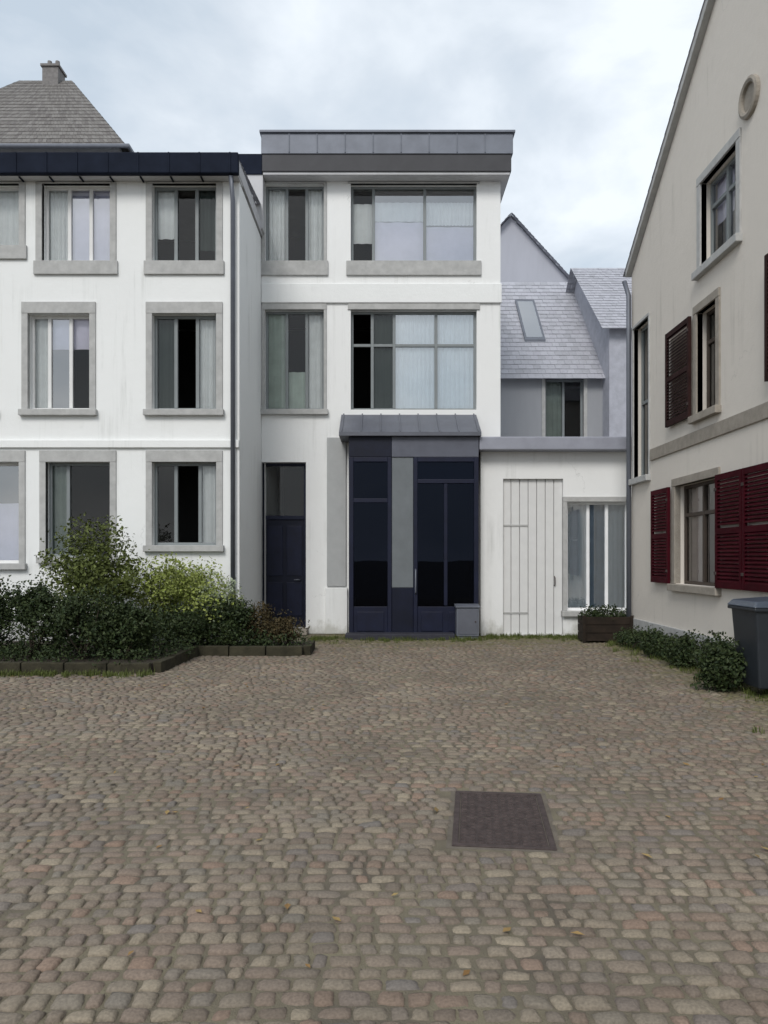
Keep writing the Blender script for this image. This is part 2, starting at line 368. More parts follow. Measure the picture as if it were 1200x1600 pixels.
M_SETT = island_mat('granite_setts', [(0.163, 0.131, 0.104), (0.194, 0.150, 0.118), (0.170, 0.139, 0.108), (0.206, 0.173, 0.131), (0.176, 0.148, 0.119), (0.144, 0.118, 0.093), (0.211, 0.150, 0.113), (0.163, 0.145, 0.120), (0.191, 0.161, 0.123), (0.245, 0.207, 0.154), (0.172, 0.135, 0.108), (0.155, 0.139, 0.124)], .85, .45, 90, .2, .13)
t = M_SETT.node_tree; l = t.links.new; b_ = t.nodes['Principled BSDF']; src = b_.inputs['Base Color'].links[0].from_socket
def mr_(src_, a, d, lo, hi):
    r = N(t, 'ShaderNodeMapRange'); r.inputs['From Min'].default_value = a; r.inputs['From Max'].default_value = d; r.inputs['To Min'].default_value = lo; r.inputs['To Max'].default_value = hi; l(src_, r.inputs[0]); return r.outputs[0]
def ma_(op, a, c):
    m_ = N(t, 'ShaderNodeMath', operation=op); l(a, m_.inputs[0])
    if isinstance(c, float): m_.inputs[1].default_value = c
    else: l(c, m_.inputs[1])
    return m_.outputs[0]
geo = N(t, 'ShaderNodeNewGeometry'); sx = N(t, 'ShaderNodeSeparateXYZ'); l(geo.outputs['Position'], sx.inputs[0])
nn = N(t, 'ShaderNodeTexNoise'); nn.inputs['Scale'].default_value = 3.5; nn.inputs['Detail'].default_value = 8; nn.inputs['Roughness'].default_value = .7; l(geo.outputs['Position'], nn.inputs['Vector'])
near_wall = ma_('MAXIMUM', mr_(sx.outputs['Y'], 11.5, 15.2, 0, 1), mr_(sx.outputs['X'], 2.9, 4.4, 0, 1))
mask = mr_(ma_('ADD', ma_('MULTIPLY', near_wall, .38), nn.outputs['Fac']), .66, .84, 0, .8)
mo = N(t, 'ShaderNodeMix', data_type='RGBA'); l(src, mo.inputs['A']); mo.inputs['B'].default_value = (.125, .118, .055, 1); l(mask, mo.inputs['Factor']); l(mo.outputs['Result'], b_.inputs['Base Color'])
BEDE = PX(238, 10.45)
def in_square(x, y):
    if x < BEDE-.0 and y > 10.33: return False
    if x < -1.2 and y > 12.3: return False
    if y > 15.78 or x > 4.58: return False
    return not in_cover(x, y)
paving = sett_paving(-10, 4.6, 1.1, 15.8, in_square); paving.data.materials.append(M_SETT); setting(paving)

# ================================================================== LEFT WHITE HOUSE (front)
YL, YR = 13.4, 15.8
xr = PX(374, YL); xl = -11.0
house = thing('townhouse', 'white plastered three storey townhouse with dark gutter behind the shrub bed', 'house', ((xl+xr)/2, YL+3, 0))
F = WF(0, YL, 1, 0)
def L_(px): return PX(px, YL)
def Z_(py): return PZ(py, YL)
zt = Z_(284)
LWIN = [(66,172,287,408,'a'), (238,338,287,408,'b'), (-75,30,287,384,'c'), (44,140,490,640,'d'), (238,338,490,640,'e'), (-110,-14,490,640,'f'), (72,172,722,870,'g'), (238,338,722,852,'h'), (-68,30,722,880,'i'),
        (-255,-160,287,408,'z'), (-270,-175,490,640,'z'), (-255,-160,722,870,'z')]
holes = [(L_(a), L_(b), Z_(d), Z_(c)) for a, b, c, d, _ in LWIN if L_(a) > xl]
mb = MB(); wall(mb, F, xl, xr, 0, zt, holes, .3)
mb.poly([(xr,YL,0),(xr,YL+8,0),(xr,YL+8,zt),(xr,YL,zt)]); mb.poly([(xl,YL+8,0),(xl,YL,0),(xl,YL,zt),(xl,YL+8,zt)]); mb.poly([(xr,YL+8,0),(xl,YL+8,0),(xl,YL+8,zt),(xr,YL+8,zt)])
mb.build('wall', M_WHITE, house)
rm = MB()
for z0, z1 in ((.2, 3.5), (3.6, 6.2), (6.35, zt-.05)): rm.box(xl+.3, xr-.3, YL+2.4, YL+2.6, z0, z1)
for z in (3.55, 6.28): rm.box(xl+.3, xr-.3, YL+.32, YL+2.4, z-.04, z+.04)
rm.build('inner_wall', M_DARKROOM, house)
# string course and plinth
sc = MB(); F.box(sc, xl, xr-.002, Z_(700), Z_(688), -.05, -.001); sc.build('string_course', M_WHITE, house, bevel=.01)
pl_ = MB(); F.box(pl_, xl, xr-.002, 0, .55, -.035, -.001); pl_.build('plinth', M_STONE, house, bevel=.01)
FUL = lambda m: [(0,1,m)]
LF = {'a': ((0,.36,.68,1), [FUL(M_PALE), FUL(M_LILAC), FUL(M_LILAC)], M_FRAME, [M_GLASS, M_GLASSB, M_GLASSB]),
      'b': ((0,.34,.67,1), [[(.35,1,M_PALE)], [], [(.2,1,M_DGREEN)]], M_GFRAME, M_GLASS),
      'c': ((0,.5,1), [FUL(M_PALE), FUL(M_PALE)], M_FRAME, M_GLASS),
      'd': ((0,.30,.65,1), [FUL(M_PALE), [(.66,1,M_LILAC)], [(.66,1,M_LILAC)]], M_FRAME, [M_GLASS, M_GLASSB, M_GLASS]),
      'e': ((0,.34,.68,1), [FUL(M_DGREEN), 'open', FUL(M_PALE)], M_GFRAME, M_GLASS),
      'f': ((0,.5,1), [FUL(M_PALE), []], M_FRAME, M_GLASS),
      'g': ((0,.30,1), [FUL(M_CURTG), []], M_GFRAME, M_GLASS),
      'h': ((0,.34,.72,1), [[], 'open', FUL(M_PALE)], M_GFRAME, M_GLASS),
      'i': ((0,.5,1), [[(0,.7,M_PALE)], [(0,.6,M_LILAC)]], M_FRAME, M_GLASSB), 'z': ((0,.5,1), [FUL(M_PALE), []], M_FRAME, M_GLASS)}
for (a, b, c, d, k), h in zip([q for q in LWIN if L_(q[0]) > xl], holes):
    sp, fl, fm, gm = LF[k]
    window(house, F, *h, splits=sp, fills=fl, fmat=fm, glass=gm, surround=.11, lintel=.2 if c > 400 else .02, sillh=.11 if c > 400 else .24)  # top-floor sills extra tall: their grey also stands in for the sill shadow
rf = MB()
ez0, ez1 = Z_(262), Z_(240)
F.box(rf, xl-.3, xr+.02, zt, zt+.04, -.2, .2); rf.build('soffit', M_SOFFIT, house)
gt = MB(); F.box(gt, xl-.32, xr+.04, zt-.005, PZ(238, YL-.3), -.32, -.202); gt.build('gutter', M_GUTTER, house, bevel=.02)
rz = PZ(238, YL-.3)-.03
dk = MB(); dk.box(xl-.3, xr+.03, YL-.2, YL+8.2, zt+.041, rz-.05); dk.build('roof_deck', M_SOFFIT, house)
shingles((xl-.3, YL-.19, rz-.045), (xr+.035, YL-.19, rz-.045), (xr+.035, YL+4, rz+.5), (xl-.3, YL+4, rz+.5), 22, 50, M_SLATE, 'roof', house)
shingles((xr+.035, YL+8.2, rz-.045), (xl-.3, YL+8.2, rz-.045), (xl-.3, YL+4, rz+.5), (xr+.035, YL+4, rz+.5), 20, 50, M_SLATE, 'roof', house)
for k in range(18):
    x = xr-.1-k*.52
    bk = MB(); bk.box(x-.012, x+.012, YL-.335, YL-.321, zt, rz+.02); bk.box(x-.012, x+.012, YL-.2, YL-.01, zt-.022, zt-.002); bk.build('gutter_bracket', M_GUTTER, house)
dp = MB(); dp.tube([(xr-.10, YL-.075, .05), (xr-.10, YL-.075, zt-.35), (xr-.10, YL-.25, zt-.01)], .04, 12); dp.build('downpipe', M_ZINC, house, smooth=True)

# ================================================================== SET-BACK WHITE HOUSE
xa, xb = xr+.002, PX(782, YR)
h2 = thing('townhouse', 'white set back townhouse with wide windows over navy shopfront', 'house', ((xa+xb)/2, YR+3, 0))
F = WF(0, YR, 1, 0)
def X2(px): return PX(px, YR)
def Z2(py): return PZ(py, YR)
zt2 = Z2(284)
W2 = [(414,506,287,408,'n3'), (548,745,287,408,'w3'), (414,506,484,640,'n2'), (548,745,484,640,'w2')]
holes = [(X2(a), X2(b), Z2(d), Z2(c)) for a, b, c, d, _ in W2]
door = (X2(408), X2(478), .12, Z2(722)); shop = (X2(546), X2(747), .02, Z2(655))
mb = MB(); xrs = PX(409, YR-.35); wall(mb, F, xa+.001, xb, 0, zt2, holes+[door, shop], .34)
mb.poly([(xb,YR,0),(xb,YR+8,0),(xb,YR+8,zt2),(xb,YR,zt2)]); mb.poly([(xb,YR+8,0),(xa,YR+8,0),(xa,YR+8,zt2),(xb,YR+8,zt2)]); mb.poly([(xrs,YR+8,0),(xrs,YR,0),(xrs,YR,zt2),(xrs,YR+8,zt2)])
mb.build('wall', M_WHITE2, h2)
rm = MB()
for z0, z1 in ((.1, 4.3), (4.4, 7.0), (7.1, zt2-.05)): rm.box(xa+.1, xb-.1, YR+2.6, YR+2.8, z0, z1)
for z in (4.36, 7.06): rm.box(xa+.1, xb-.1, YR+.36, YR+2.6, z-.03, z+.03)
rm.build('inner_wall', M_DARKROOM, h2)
sc = MB(); F.box(sc, xa+.002, xb+.02, Z2(474), Z2(444), -.05, -.001); sc.build('string_course', M_WHITE, h2, bevel=.012)
WF2 = {'n3': ((0,.36,.70,1), [FUL(M_PALE), [], [(0,1,M_PALE)]], M_GFRAME, M_GLASS),
       'w3': ((0,.18,.59,1), [[(.28,.8,M_PALE)], [(0,.56,M_LILAC), (.57,.82,M_PALE)], [(0,.5,M_LILAC), (.52,.82,M_PALE)]], M_GFRAME, [M_GLASS, M_GLASSB, M_GLASSB]),
       'n2': ((0,.36,.70,1), [FUL(M_GREEN), [(0,.4,M_GREEN)], FUL(M_PALE)], M_GFRAME, M_GLASS),
       'w2': ((0,.17,.345,.68,1), ['open', FUL(M_DGREEN), FUL(M_SKYREFL), FUL(M_SKYREFL)], M_GFRAME, [M_GLASS, M_GLASS, M_GLASSB, M_GLASSB])}
for (a, b, c, d, k), h in zip(W2, holes):
    sp, fl, fm, gm = WF2[k]; wide = k[0] == 'w'
    window(h2, F, *h, splits=sp, fills=fl, fmat=fm, glass=gm, surround=.06, sides=not wide, lintel=.14 if k[1] == '2' else .03, sillh=.11 if k[1] == '2' else .30, transom=.66 if k == 'w2' else None, sill=k != 'w2')  # upper sills run deeper, grey stone taking the place of the shadow below
# door
dr = MB(); d0 = .2
F.box(dr, door[0]+.06, door[1]-.06, door[2], 2.35, d0, d0+.05); dpart = dr.build('door', M_NAVYDK, h2, bevel=.006)
fr = MB(); F.box(fr, door[0], door[0]+.06, door[2], door[3], d0-.03, d0+.07); F.box(fr, door[1]-.06, door[1], door[2], door[3], d0-.03, d0+.07); F.box(fr, door[0]+.06, door[1]-.06, door[3]-.06, door[3], d0-.03, d0+.07); F.box(fr, door[0]+.06, door[1]-.06, 2.35, 2.43, d0-.03, d0+.07)
fr.build('frame', M_NAVY, dpart, bevel=.005)
pn = MB()
cx_ = (door[0]+door[1])/2
for (a, b) in ((.35, 1.05), (1.18, 2.22)):
    for s in (-1, 1):
        u0, u1 = sorted((cx_+s*.04, cx_+s*.36)); F.box(pn, u0, u1, a, b, d0-.016, d0-.001)
pn.build('panel', M_NAVY, dpart, bevel=.012)
hd = MB(); hd.tube([F(door[1]-.14, 1.1, d0-.02), F(door[1]-.14, 1.1, d0-.07), F(door[1]-.26, 1.1, d0-.07)], .012, 8); hd.build('handle', M_ZINC, dpart, smooth=True)
gl = MB(); gl.poly([F(door[0]+.05, 2.42, d0+.02), F(door[1]-.05, 2.42, d0+.02), F(door[1]-.05, door[3]-.05, d0+.02), F(door[0]+.05, door[3]-.05, d0+.02)]); gl.build('pane', M_GLASS, dpart)
# projecting shopfront porch
YS = YR-.75
FS = WF(0, YS, 1, 0)
def X3(px): return PX(px, YS)
def Z3(py): return PZ(py, YS)
us = [X3(545), X3(612), X3(646), X3(748)]; ztop = Z3(714)
M_FASC = mat('slate_fascia', (.105, .112, .14), .5, .1, 4); M_LEAD = mat('lead_sheet', (.115, .122, .145), .5, .12, 3, .1, 20)
body = MB(); body.box(us[0], us[0]+.1, YS+.101, YR-.002, 0, Z3(682)); body.box(us[3]-.1, us[3], YS+.101, YR-.002, 0, Z3(682))
sf = body.build('shopfront', M_NAVY, h2)
fa = MB(); FS.box(fa, us[0], us[1], ztop, Z3(682), -.002, .1); fa.build('fascia', M_NAVYDK, sf, bevel=.008)
fa = MB(); FS.box(fa, us[1]+.002, us[3], ztop, Z3(682), -.002, .1); fa.build('fascia', M_FASC, sf, bevel=.008)
rf = MB(); x0, x1 = X3(530), us[3]+.04
rf.hexa([(x0,YS-.1,Z3(682)+.003),(x1,YS-.1,Z3(682)+.003),(x1,YR-.002,Z3(682)+.003),(x0,YR-.002,Z3(682)+.003),(x0,YS-.1,Z3(676)),(x1,YS-.1,Z3(676)),(x1,YR-.002,Z2(648)),(x0,YR-.002,Z2(648))])
for k in range(8):
    x = x0+.05+k*(x1-x0-.1)/7
    rf.hexa([(x-.012,YS-.1,Z3(676)),(x+.012,YS-.1,Z3(676)),(x+.012,YR-.002,Z2(648)),(x-.012,YR-.002,Z2(648)),(x-.012,YS-.1,Z3(676)+.025),(x+.012,YS-.1,Z3(676)+.025),(x+.012,YR-.002,Z2(648)+.025),(x-.012,YR-.002,Z2(648)+.025)])
rf.build('porch_roof', M_LEAD, sf)
fr = MB()
def fb(a, b, c, d, e0=.0, e1=.1): FS.box(fr, a, b, c, d, e0, e1)
zt_ = ztop-.003
fb(us[0], us[0]+.09, .03, zt_); fb(us[3]-.09, us[3], .03, zt_)
fb(us[1]-.08, us[1], .03, zt_); fb(us[2], us[2]+.08, .03, zt_)
mid = (us[2]+.08+us[3]-.09)/2
fb(us[0]+.09, us[1]-.08, zt_-.09, zt_); fb(us[2]+.08, us[3]-.09, zt_-.09, zt_)
fb(us[0]+.09, us[1]-.08, Z3(782)-.04, Z3(782)+.04); fb(us[2]+.08, us[3]-.09, Z3(752)-.04, Z3(752)+.04)
fb(mid-.035, mid+.035, .62, Z3(752)-.04, .01, .09)
fb(us[0]+.09, us[1]-.08, .03, .6, .02, .09); fb(us[2]+.08, us[3]-.09, .03, .6, .02, .09)
for a, b in ((us[0]+.16, us[1]-.15), (us[2]+.15, mid-.06), (mid+.06, us[3]-.16)): fb(a, b, .12, .5, .004, .019)
fr.build('frame', M_NAVY, sf, bevel=.007)
gp = MB(); FS.box(gp, us[1]+.004, us[2]-.004, Z3(918), zt_, .02, .07); gp.build('panel', mat('grey_metal_panel', (.15, .165, .175), .4, .1, 3), sf, bevel=.006)
gp = MB(); FS.box(gp, us[1]+.004, us[2]-.004, .03, Z3(918)-.004, .02, .07); gp.build('panel', M_NAVYDK, sf, bevel=.006)
hd = MB(); hd.tube([FS(us[2]+.04, .85, -.0), FS(us[2]+.04, .88, -.05), FS(us[2]+.04, 1.3, -.05), FS(us[2]+.04, 1.33, 0)], .014, 8); hd.build('handle', M_ZINC, sf, smooth=True)
for a, b, c in ((us[0]+.08, us[1]-.07, zt_), (us[2]+.07, us[3]-.08, zt_)):
    gl = MB(); gl.poly([FS(a, .58, .05), FS(b, .58, .05), FS(b, c-.05, .05), FS(a, c-.05, .05)]); gl.build('pane', M_GLASSD, sf)
bl = MB(); FS.box(bl, us[2]+.09, us[3]-.1, Z3(750), zt_-.08, .11, .13); bl.build('blind', M_FASC, sf)
st = MB(); st.box(us[0]-.05, us[3]-.5, YS-.42, YS-.004, -.02, .10); st.build('doorstep', mat('dark_basalt', (.035, .035, .045), .7, .2, 8, .3, 60), h2, bevel=.012)
cx0, cx1 = us[3]-.46, us[3]-.03
cbn = thing('meter_cabinet', 'small grey metal cabinet standing at the right foot of the navy shopfront', 'cabinet', ((cx0+cx1)/2, YS-.15, 0))
st = MB(); st.box(cx0, cx1, YS-.3, YS-.01, .05, .6); st.box(cx0+.02, cx1-.02, YS-.28, YS-.03, -.02, .049); st.build('body', M_ZINC, cbn, bevel=.008)
st = MB(); st.hexa([(cx0-.02,YS-.33,.602),(cx1+.02,YS-.33,.602),(cx1+.02,YS-.005,.602),(cx0-.02,YS-.005,.602),(cx0-.02,YS-.33,.62),(cx1+.02,YS-.33,.62),(cx1+.02,YS-.005,.66),(cx0-.02,YS-.005,.66)]); st.build('cap', M_ZINC, cbn, bevel=.004)
st = MB(); st.box(cx0+.03, cx1-.03, YS-.309, YS-.301, .09, .56); dq = st.build('door', M_LEAD, cbn, bevel=.003)
st = MB(); st.tube([(cx1-.07,YS-.31,.33),(cx1-.07,YS-.322,.33)], .015, 12); st.build('lock', M_IRON, dq)
# pilaster between door and shopfront: grey panel on a white base
pp = MB(); F.box(pp, X2(511), X2(541), Z2(916), Z2(684), -.05, -.001); pp.build('pilaster', mat('pilaster_grey', (.40, .41, .41), .85, .06, 4, .2, 60), h2, bevel=.01)
pp = MB(); F.box(pp, X2(509), X2(543), 0, Z2(918), -.08, -.001); pp.build('pilaster_base', M_WHITE, h2, bevel=.012)
ws = MB(); F.box(ws, X2(404), X2(482), 0, .118, -.35, .2); ws.build('doorstep', M_STONEB, h2, bevel=.012)
# roof
rx = PX(408, YR-.35)
rf = MB(); F.box(rf, rx+.03, xb+.14, zt2, zt2+.05, -.3, 8); rf.build('soffit', M_SOFFIT, h2)
zA, zB = zt2+.051, PZ(240, YR-.35)
rf = MB(); F.box(rf, rx+.015, xb+.17, zA, zB, -.33, 8.05); rf.build('fascia', mat('dark_grey_fascia', (.055, .055, .06), .6, .1, 3), h2, bevel=.01)
rf = MB(); F.box(rf, rx, xb+.2, zB+.001, PZ(208, YR-.35), -.35, 8.1); F.box(rf, rx-.03, xb+.24, PZ(208, YR-.35)+.001, PZ(208, YR-.35)+.05, -.39, 8.14)
for k in range(1, 9): 
    x = rx+(xb+.2-rx)*k/9; F.box(rf, x-.012, x+.012, zB+.02, PZ(208, YR-.35), -.365, -.351)
rf.build('roof', M_ZINC, h2, bevel=.008)

# roof edge running on to the left over the neighbour's roof
pw = MB(); pw.box(PX(366, YR-.27), rx+.02, YR-.27, YR+6, 8.2, PZ(273, YR-.27)); pw.build('parapet', M_SOFFIT, h2)  # white plaster in shade, its shade put in by the soffit grey
pw = MB(); pw.box(PX(366, YR-.3), rx+.012, YR-.3, YR+6.05, PZ(273, YR-.27)+.001, PZ(240, YR-.3)); pw.build('parapet_coping', M_GUTTER, h2, bevel=.01)

# ================================================================== ANNEX
xc, xd = PX(751, 15.35), 5.6
YA = 15.35
an = thing('annex', 'low white annex with zinc eave and white panelled gate', 'annex', ((xc+xd)/2, YA+2, 0))
F = WF(0, YA, 1, 0)
za = PZ(706, YA)
XA = lambda p: PX(p, YA); ZA = lambda p: PZ(p, YA)
gate = (XA(786), XA(880), .02, ZA(748)); adoor = (XA(886), XA(984), .5, ZA(784))
mb = MB(); wall(mb, F, xc, xd, 0, za, [gate, adoor], .2)
mb.poly([(xd,YA,0),(xd,YA+4,0),(xd,YA+4,za),(xd,YA,za)]); mb.poly([(xd,YA+4,0),(xc,YA+4,0),(xc,YA+4,za),(xd,YA+4,za)]); mb.build('wall', M_WHITE2, an)
gp = MB(); n = 7
for k in range(n):
    a = gate[0]+(gate[1]-gate[0])*k/n; b = gate[0]+(gate[1]-gate[0])*(k+1)/n; F.box(gp, a+.006, b-.006, gate[2], gate[3], .07, .12)
F.box(gp, gate[0], gate[1], gate[2]+.05, gate[3], .121, .14)
gt_ = gp.build('gate', M_FRAME, an, bevel=.006)
hb_ = MB(); hb_.tube([F(gate[1]-.16, 1.0, .068), F(gate[1]-.16, 1.02, .02), F(gate[1]-.16, 1.16, .02), F(gate[1]-.16, 1.18, .068)], .012, 8); hb_.build('handle', M_IRON, gt_, smooth=True)
for z in (.45, 2.2):
    hb_ = MB(); F.box(hb_, gate[0]+.02, gate[0]+.5, z-.02, z+.02, .058, .069); hb_.build('hinge', M_STONE, gt_, bevel=.004)
window(an, F, *adoor, splits=(0,.36,.66,1), fills=[FUL(mat('blue_grey_blind', (.62,.66,.70), .9, .05, 4)), FUL(M_SLATEBLUE), FUL(mat('blue_grey_blind', (.36,.39,.42)))], fmat=M_PALE, glass=[M_GLASSB]*3, surround=.08, lintel=.1)
rf = MB(); F.box(rf, xc-.06, xd+.1, za, PZ(682, YA-.3), -.3, 4.1); rf.build('roof', mat('pale_zinc', (.30,.31,.36), .55, .1, 3, .05, 20, metal=.1), an, bevel=.02)

# ================================================================== HOUSES BEHIND
def gable_house(label, x0, x1, y0, y1, ze, zr, wm, rmat, ridge='y', windows=(), chim=None, rows=24, cols=24, name='house'):
    h = thing(name, label, 'house', ((x0+x1)/2, (y0+y1)/2, 0))
    F = WF(0, y0, 1, 0); mb = MB(); hs = [(a, b, c, d) for a, b, c, d in windows]
    wall(mb, F, x0, x1, 0, ze, hs, .2)
    mb.poly([(x1,y0,0),(x1,y1,0),(x1,y1,ze),(x1,y0,ze)]); mb.poly([(x0,y1,0),(x0,y0,0),(x0,y0,ze),(x0,y1,ze)]); mb.poly([(x1,y1,0),(x0,y1,0),(x0,y1,ze),(x1,y1,ze)])
    xm, ym = (x0+x1)/2, (y0+y1)/2
    if ridge == 'y':
        mb.poly([(x0,y0,ze),(x1,y0,ze),(xm,y0,zr)]); mb.poly([(x1,y1,ze),(x0,y1,ze),(xm,y1,zr)])
    else:
        mb.poly([(x1,y0,ze),(x1,y1,ze),(x1,ym,zr)]); mb.poly([(x0,y1,ze),(x0,y0,ze),(x0,ym,zr)])
    mb.build('wall', wm, h)
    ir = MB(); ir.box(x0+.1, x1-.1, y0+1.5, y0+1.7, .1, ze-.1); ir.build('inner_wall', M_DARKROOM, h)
    o = .25; k = (zr-ze)
    if ridge == 'y':
        s = k/((x1-x0)/2)*o
        r1 = shingles((x1+o,y0-o,ze-s),(x1+o,y1+o,ze-s),(xm,y1+o,zr+.02),(xm,y0-o,zr+.02), rows, cols, rmat, 'roof', h)
        r2 = shingles((x0-o,y1+o,ze-s),(x0-o,y0-o,ze-s),(xm,y0-o,zr+.02),(xm,y1+o,zr+.02), rows, cols, rmat, 'roof', h)
    else:
        s = k/((y1-y0)/2)*o
        shingles((x0-o,y0-o,ze-s),(x1+o,y0-o,ze-s),(x1+o,ym,zr+.02),(x0-o,ym,zr+.02), rows, cols, rmat, 'roof', h)
        shingles((x1+o,y1+o,ze-s),(x0-o,y1+o,ze-s),(x0-o,ym,zr+.02),(x1+o,ym,zr+.02), rows, cols, rmat, 'roof', h)
    for w_ in windows: window(h, F, *w_, splits=(0,.5,1), fills=[[(0,1,M_CURTG)], []], surround=.09, fmat=M_GFRAME)
    if chim:
        c = MB(); cx, cy, s_, zt_ = chim; c.box(cx-s_, cx+s_, cy-s_*.8, cy+s_*.8, ze, zt_); c.box(cx-s_-.06, cx+s_+.06, cy-s_*.8-.06, cy+s_*.8+.06, zt_, zt_+.12)
        for q in (-.5, .5): c.lathe((cx+q*s_, cy, zt_+.12), [(.11, 0), (.1, .3)], 12)
        c.build('chimney', M_STONEB, h)
    return h
Y3 = 24.0
rh = thing('house', 'grey brown hip roofed house with a chimney rising behind the left white townhouse', 'house', (PX(-100, Y3), Y3+4, 0))
x0, x1, y0, y1 = -16.0, PX(188, Y3), Y3, Y3+7
ze_, zr_ = PZ(232, Y3), PZ(126, Y3+3.5)
mb = MB()
for p in ([(x0,y0,0),(x1,y0,0),(x1,y0,ze_),(x0,y0,ze_)], [(x1,y0,0),(x1,y1,0),(x1,y1,ze_),(x1,y0,ze_)], [(x1,y1,0),(x0,y1,0),(x0,y1,ze_),(x1,y1,ze_)], [(x0,y1,0),(x0,y0,0),(x0,y0,ze_),(x0,y1,ze_)]): mb.poly(p)
mb.build('wall', M_GREYWALL, rh)
xm = PX(112, Y3+3.5); ym = (y0+y1)/2
def hipside(A, B, Cc, D, rows, cols):
    return shingles(A, B, Cc, D, rows, cols, M_TILE, 'roof', rh)
hipside((x0,y0-.3,ze_-.1),(x1+.3,y0-.3,ze_-.1),(xm,ym,zr_),(x0+3,ym,zr_), 20, 60)
hipside((x1+.3,y0-.3,ze_-.1),(x1+.3,y1+.3,ze_-.1),(xm,ym+.02,zr_),(xm,ym-.02,zr_), 20, 26)
hipside((x1+.3,y1+.3,ze_-.1),(x0,y1+.3,ze_-.1),(x0+3,ym,zr_),(xm,ym,zr_), 20, 60)
hipside((x0,y1+.3,ze_-.1),(x0,y0-.3,ze_-.1),(x0+3,ym-.02,zr_),(x0+3,ym+.02,zr_), 20, 26)
gg = MB(); gg.tube([(x0,y0-.38,ze_-.12),(x1+.38,y0-.38,ze_-.12),(x1+.38,y1,ze_-.12)], .07, 8); gg.build('gutter', M_ZINC, rh)
c = MB(); cx, cy = PX(84, ym), ym; zc = PZ(112, ym); c.box(cx-.28, cx+.28, cy-.3, cy+.3, zr_-.8, zc); c.box(cx-.33, cx+.33, cy-.35, cy+.35, zc, zc+.08)
for q in (-.14, .14): c.lathe((cx+q, cy, zc+.08), [(.09, 0), (.075, .28)], 12)
c.build('chimney', mat('grey_brick', (.2,.19,.185), .9, .2, 9, .4, 40), rh)
M_SLATEL = M_SLATE
Y4 = 20.0
hw = (PX(852, Y4), PX(912, Y4), PZ(690, Y4), PZ(592, Y4))
zr4 = PZ(442, Y4+3.5)
h4 = gable_house('slate roofed grey house with dark window above the annex', PX(700, Y4), PX(946, Y4), Y4, Y4+7, PZ(580, Y4), zr4, M_GREYWALL, M_SLATE, 'x', windows=[hw], chim=(PX(930, Y4+2.2), Y4+2.2, .18, PZ(478, Y4+2.2)))
M_SKYL = glass_mat('skylight_glass', (.5, .55, .65), .35)
sk = MB(); u_ = (PX(818, Y4+1.2), PX(850, Y4+1.2)); kz = (zr4-PZ(580, Y4))/3.5; ez_ = PZ(580, Y4)
sk.hexa([(u_[0],Y4+1.0,ez_+1.0*kz+.03),(u_[1],Y4+1.0,ez_+1.0*kz+.03),(u_[1],Y4+2.6,ez_+2.6*kz+.03),(u_[0],Y4+2.6,ez_+2.6*kz+.03),(u_[0],Y4+1.0,ez_+1.0*kz+.1),(u_[1],Y4+1.0,ez_+1.0*kz+.1),(u_[1],Y4+2.6,ez_+2.6*kz+.1),(u_[0],Y4+2.6,ez_+2.6*kz+.1)])
sk_ = sk.build('skylight', M_ZINC, h4)
sp_ = MB(); sp_.poly([(u_[0]+.06,Y4+1.08,ez_+1.08*kz+.104),(u_[1]-.06,Y4+1.08,ez_+1.08*kz+.104),(u_[1]-.06,Y4+2.52,ez_+2.52*kz+.104),(u_[0]+.06,Y4+2.52,ez_+2.52*kz+.104)]); sp_.build('pane', M_SKYL, sk_)
YT = 26.0
gable_house('tall house with a pointed slate roof at the back left of the gap', PX(690, YT), PX(905, YT), YT, YT+7, PZ(455, YT), PZ(338, YT), mat('pale_lilac_render', (.42,.43,.48), .9, .08, 1.5, .3, 60, streak=True), M_SLATE, 'y')
Y5 = 19.4
h5 = gable_house('narrow lavender grey slate hung house beside the beige gable', PX(952, Y5), 8.6, Y5, Y5+6, PZ(505, Y5), PZ(420, Y5+3), M_SLATE if False else mat('lavender_slate_wall', (.40,.41,.46), .8, .12, 5, .5, 25), M_SLATE, 'x')
# ================================================================== BEIGE HOUSE, gable wall along the right
bh = thing('gabled_house', 'beige gable fronted house with dark red shutters along the right edge', 'house', (6.5, 9, 0))
pA, pB = Vector((4.6, 14.3)), Vector((4.6, 2.9))
F = WF(pA.x, pA.y, pB.x-pA.x, pB.y-pA.y)     # u runs towards the camera, n points to +x (into the wall)
LB = (pB-pA).length
def UP(px):      # u on the wall seen at pixel column px
    k = (px-600)/1203; d = F.d
    return (k*pA.y-pA.x)/(d[0]-k*d[1])
def ZP(px, py): u = UP(px); return PZ(py, pA.y+u*F.d[1])
BW = [('sh', 1062, 1112, 476, 640), ('attic', 1094, 1150, 262, 400), ('gf', 1056, 1118, 742, 912)]
uz = lambda a, b, t, bt: (UP(a), UP(b), ZP((a+b)/2, bt), ZP((a+b)/2, t))
hb = [uz(1090, 1120, 478, 642), uz(1096, 1152, 254, 396), uz(1056, 1120, 752, 915)]
hb += [(hb[0][0]+2.9, hb[0][1]+2.9, hb[0][2], hb[0][3]), (hb[2][0]+3.7, hb[2][1]+3.7, hb[2][2], hb[2][3]), (.14, .95, 3.0, 5.75)]
ze, zr, um = 6.8, 10.75, 5.7
def gz(u): return ze+(zr-ze)*(u/um if u < um else (LB-u)/(LB-um))
mb = MB()
us = sorted({0, um, LB, *[h[0] for h in hb], *[h[1] for h in hb]})
for a, b in zip(us, us[1:]):
    mid = (a+b)/2; hs = sorted([h for h in hb if h[0] < mid < h[1]], key=lambda h: h[2]); z = 0
    for h in hs:
        mb.poly([F(a,z), F(b,z), F(b,h[2]), F(a,h[2])]); z = h[3]
    mb.poly([F(a,z), F(b,z), F(b,gz(b)), F(a,gz(a))])
for h in hb: wall(mb, F, h[0], h[1], h[2], h[3], [h], .3)
DP = 7
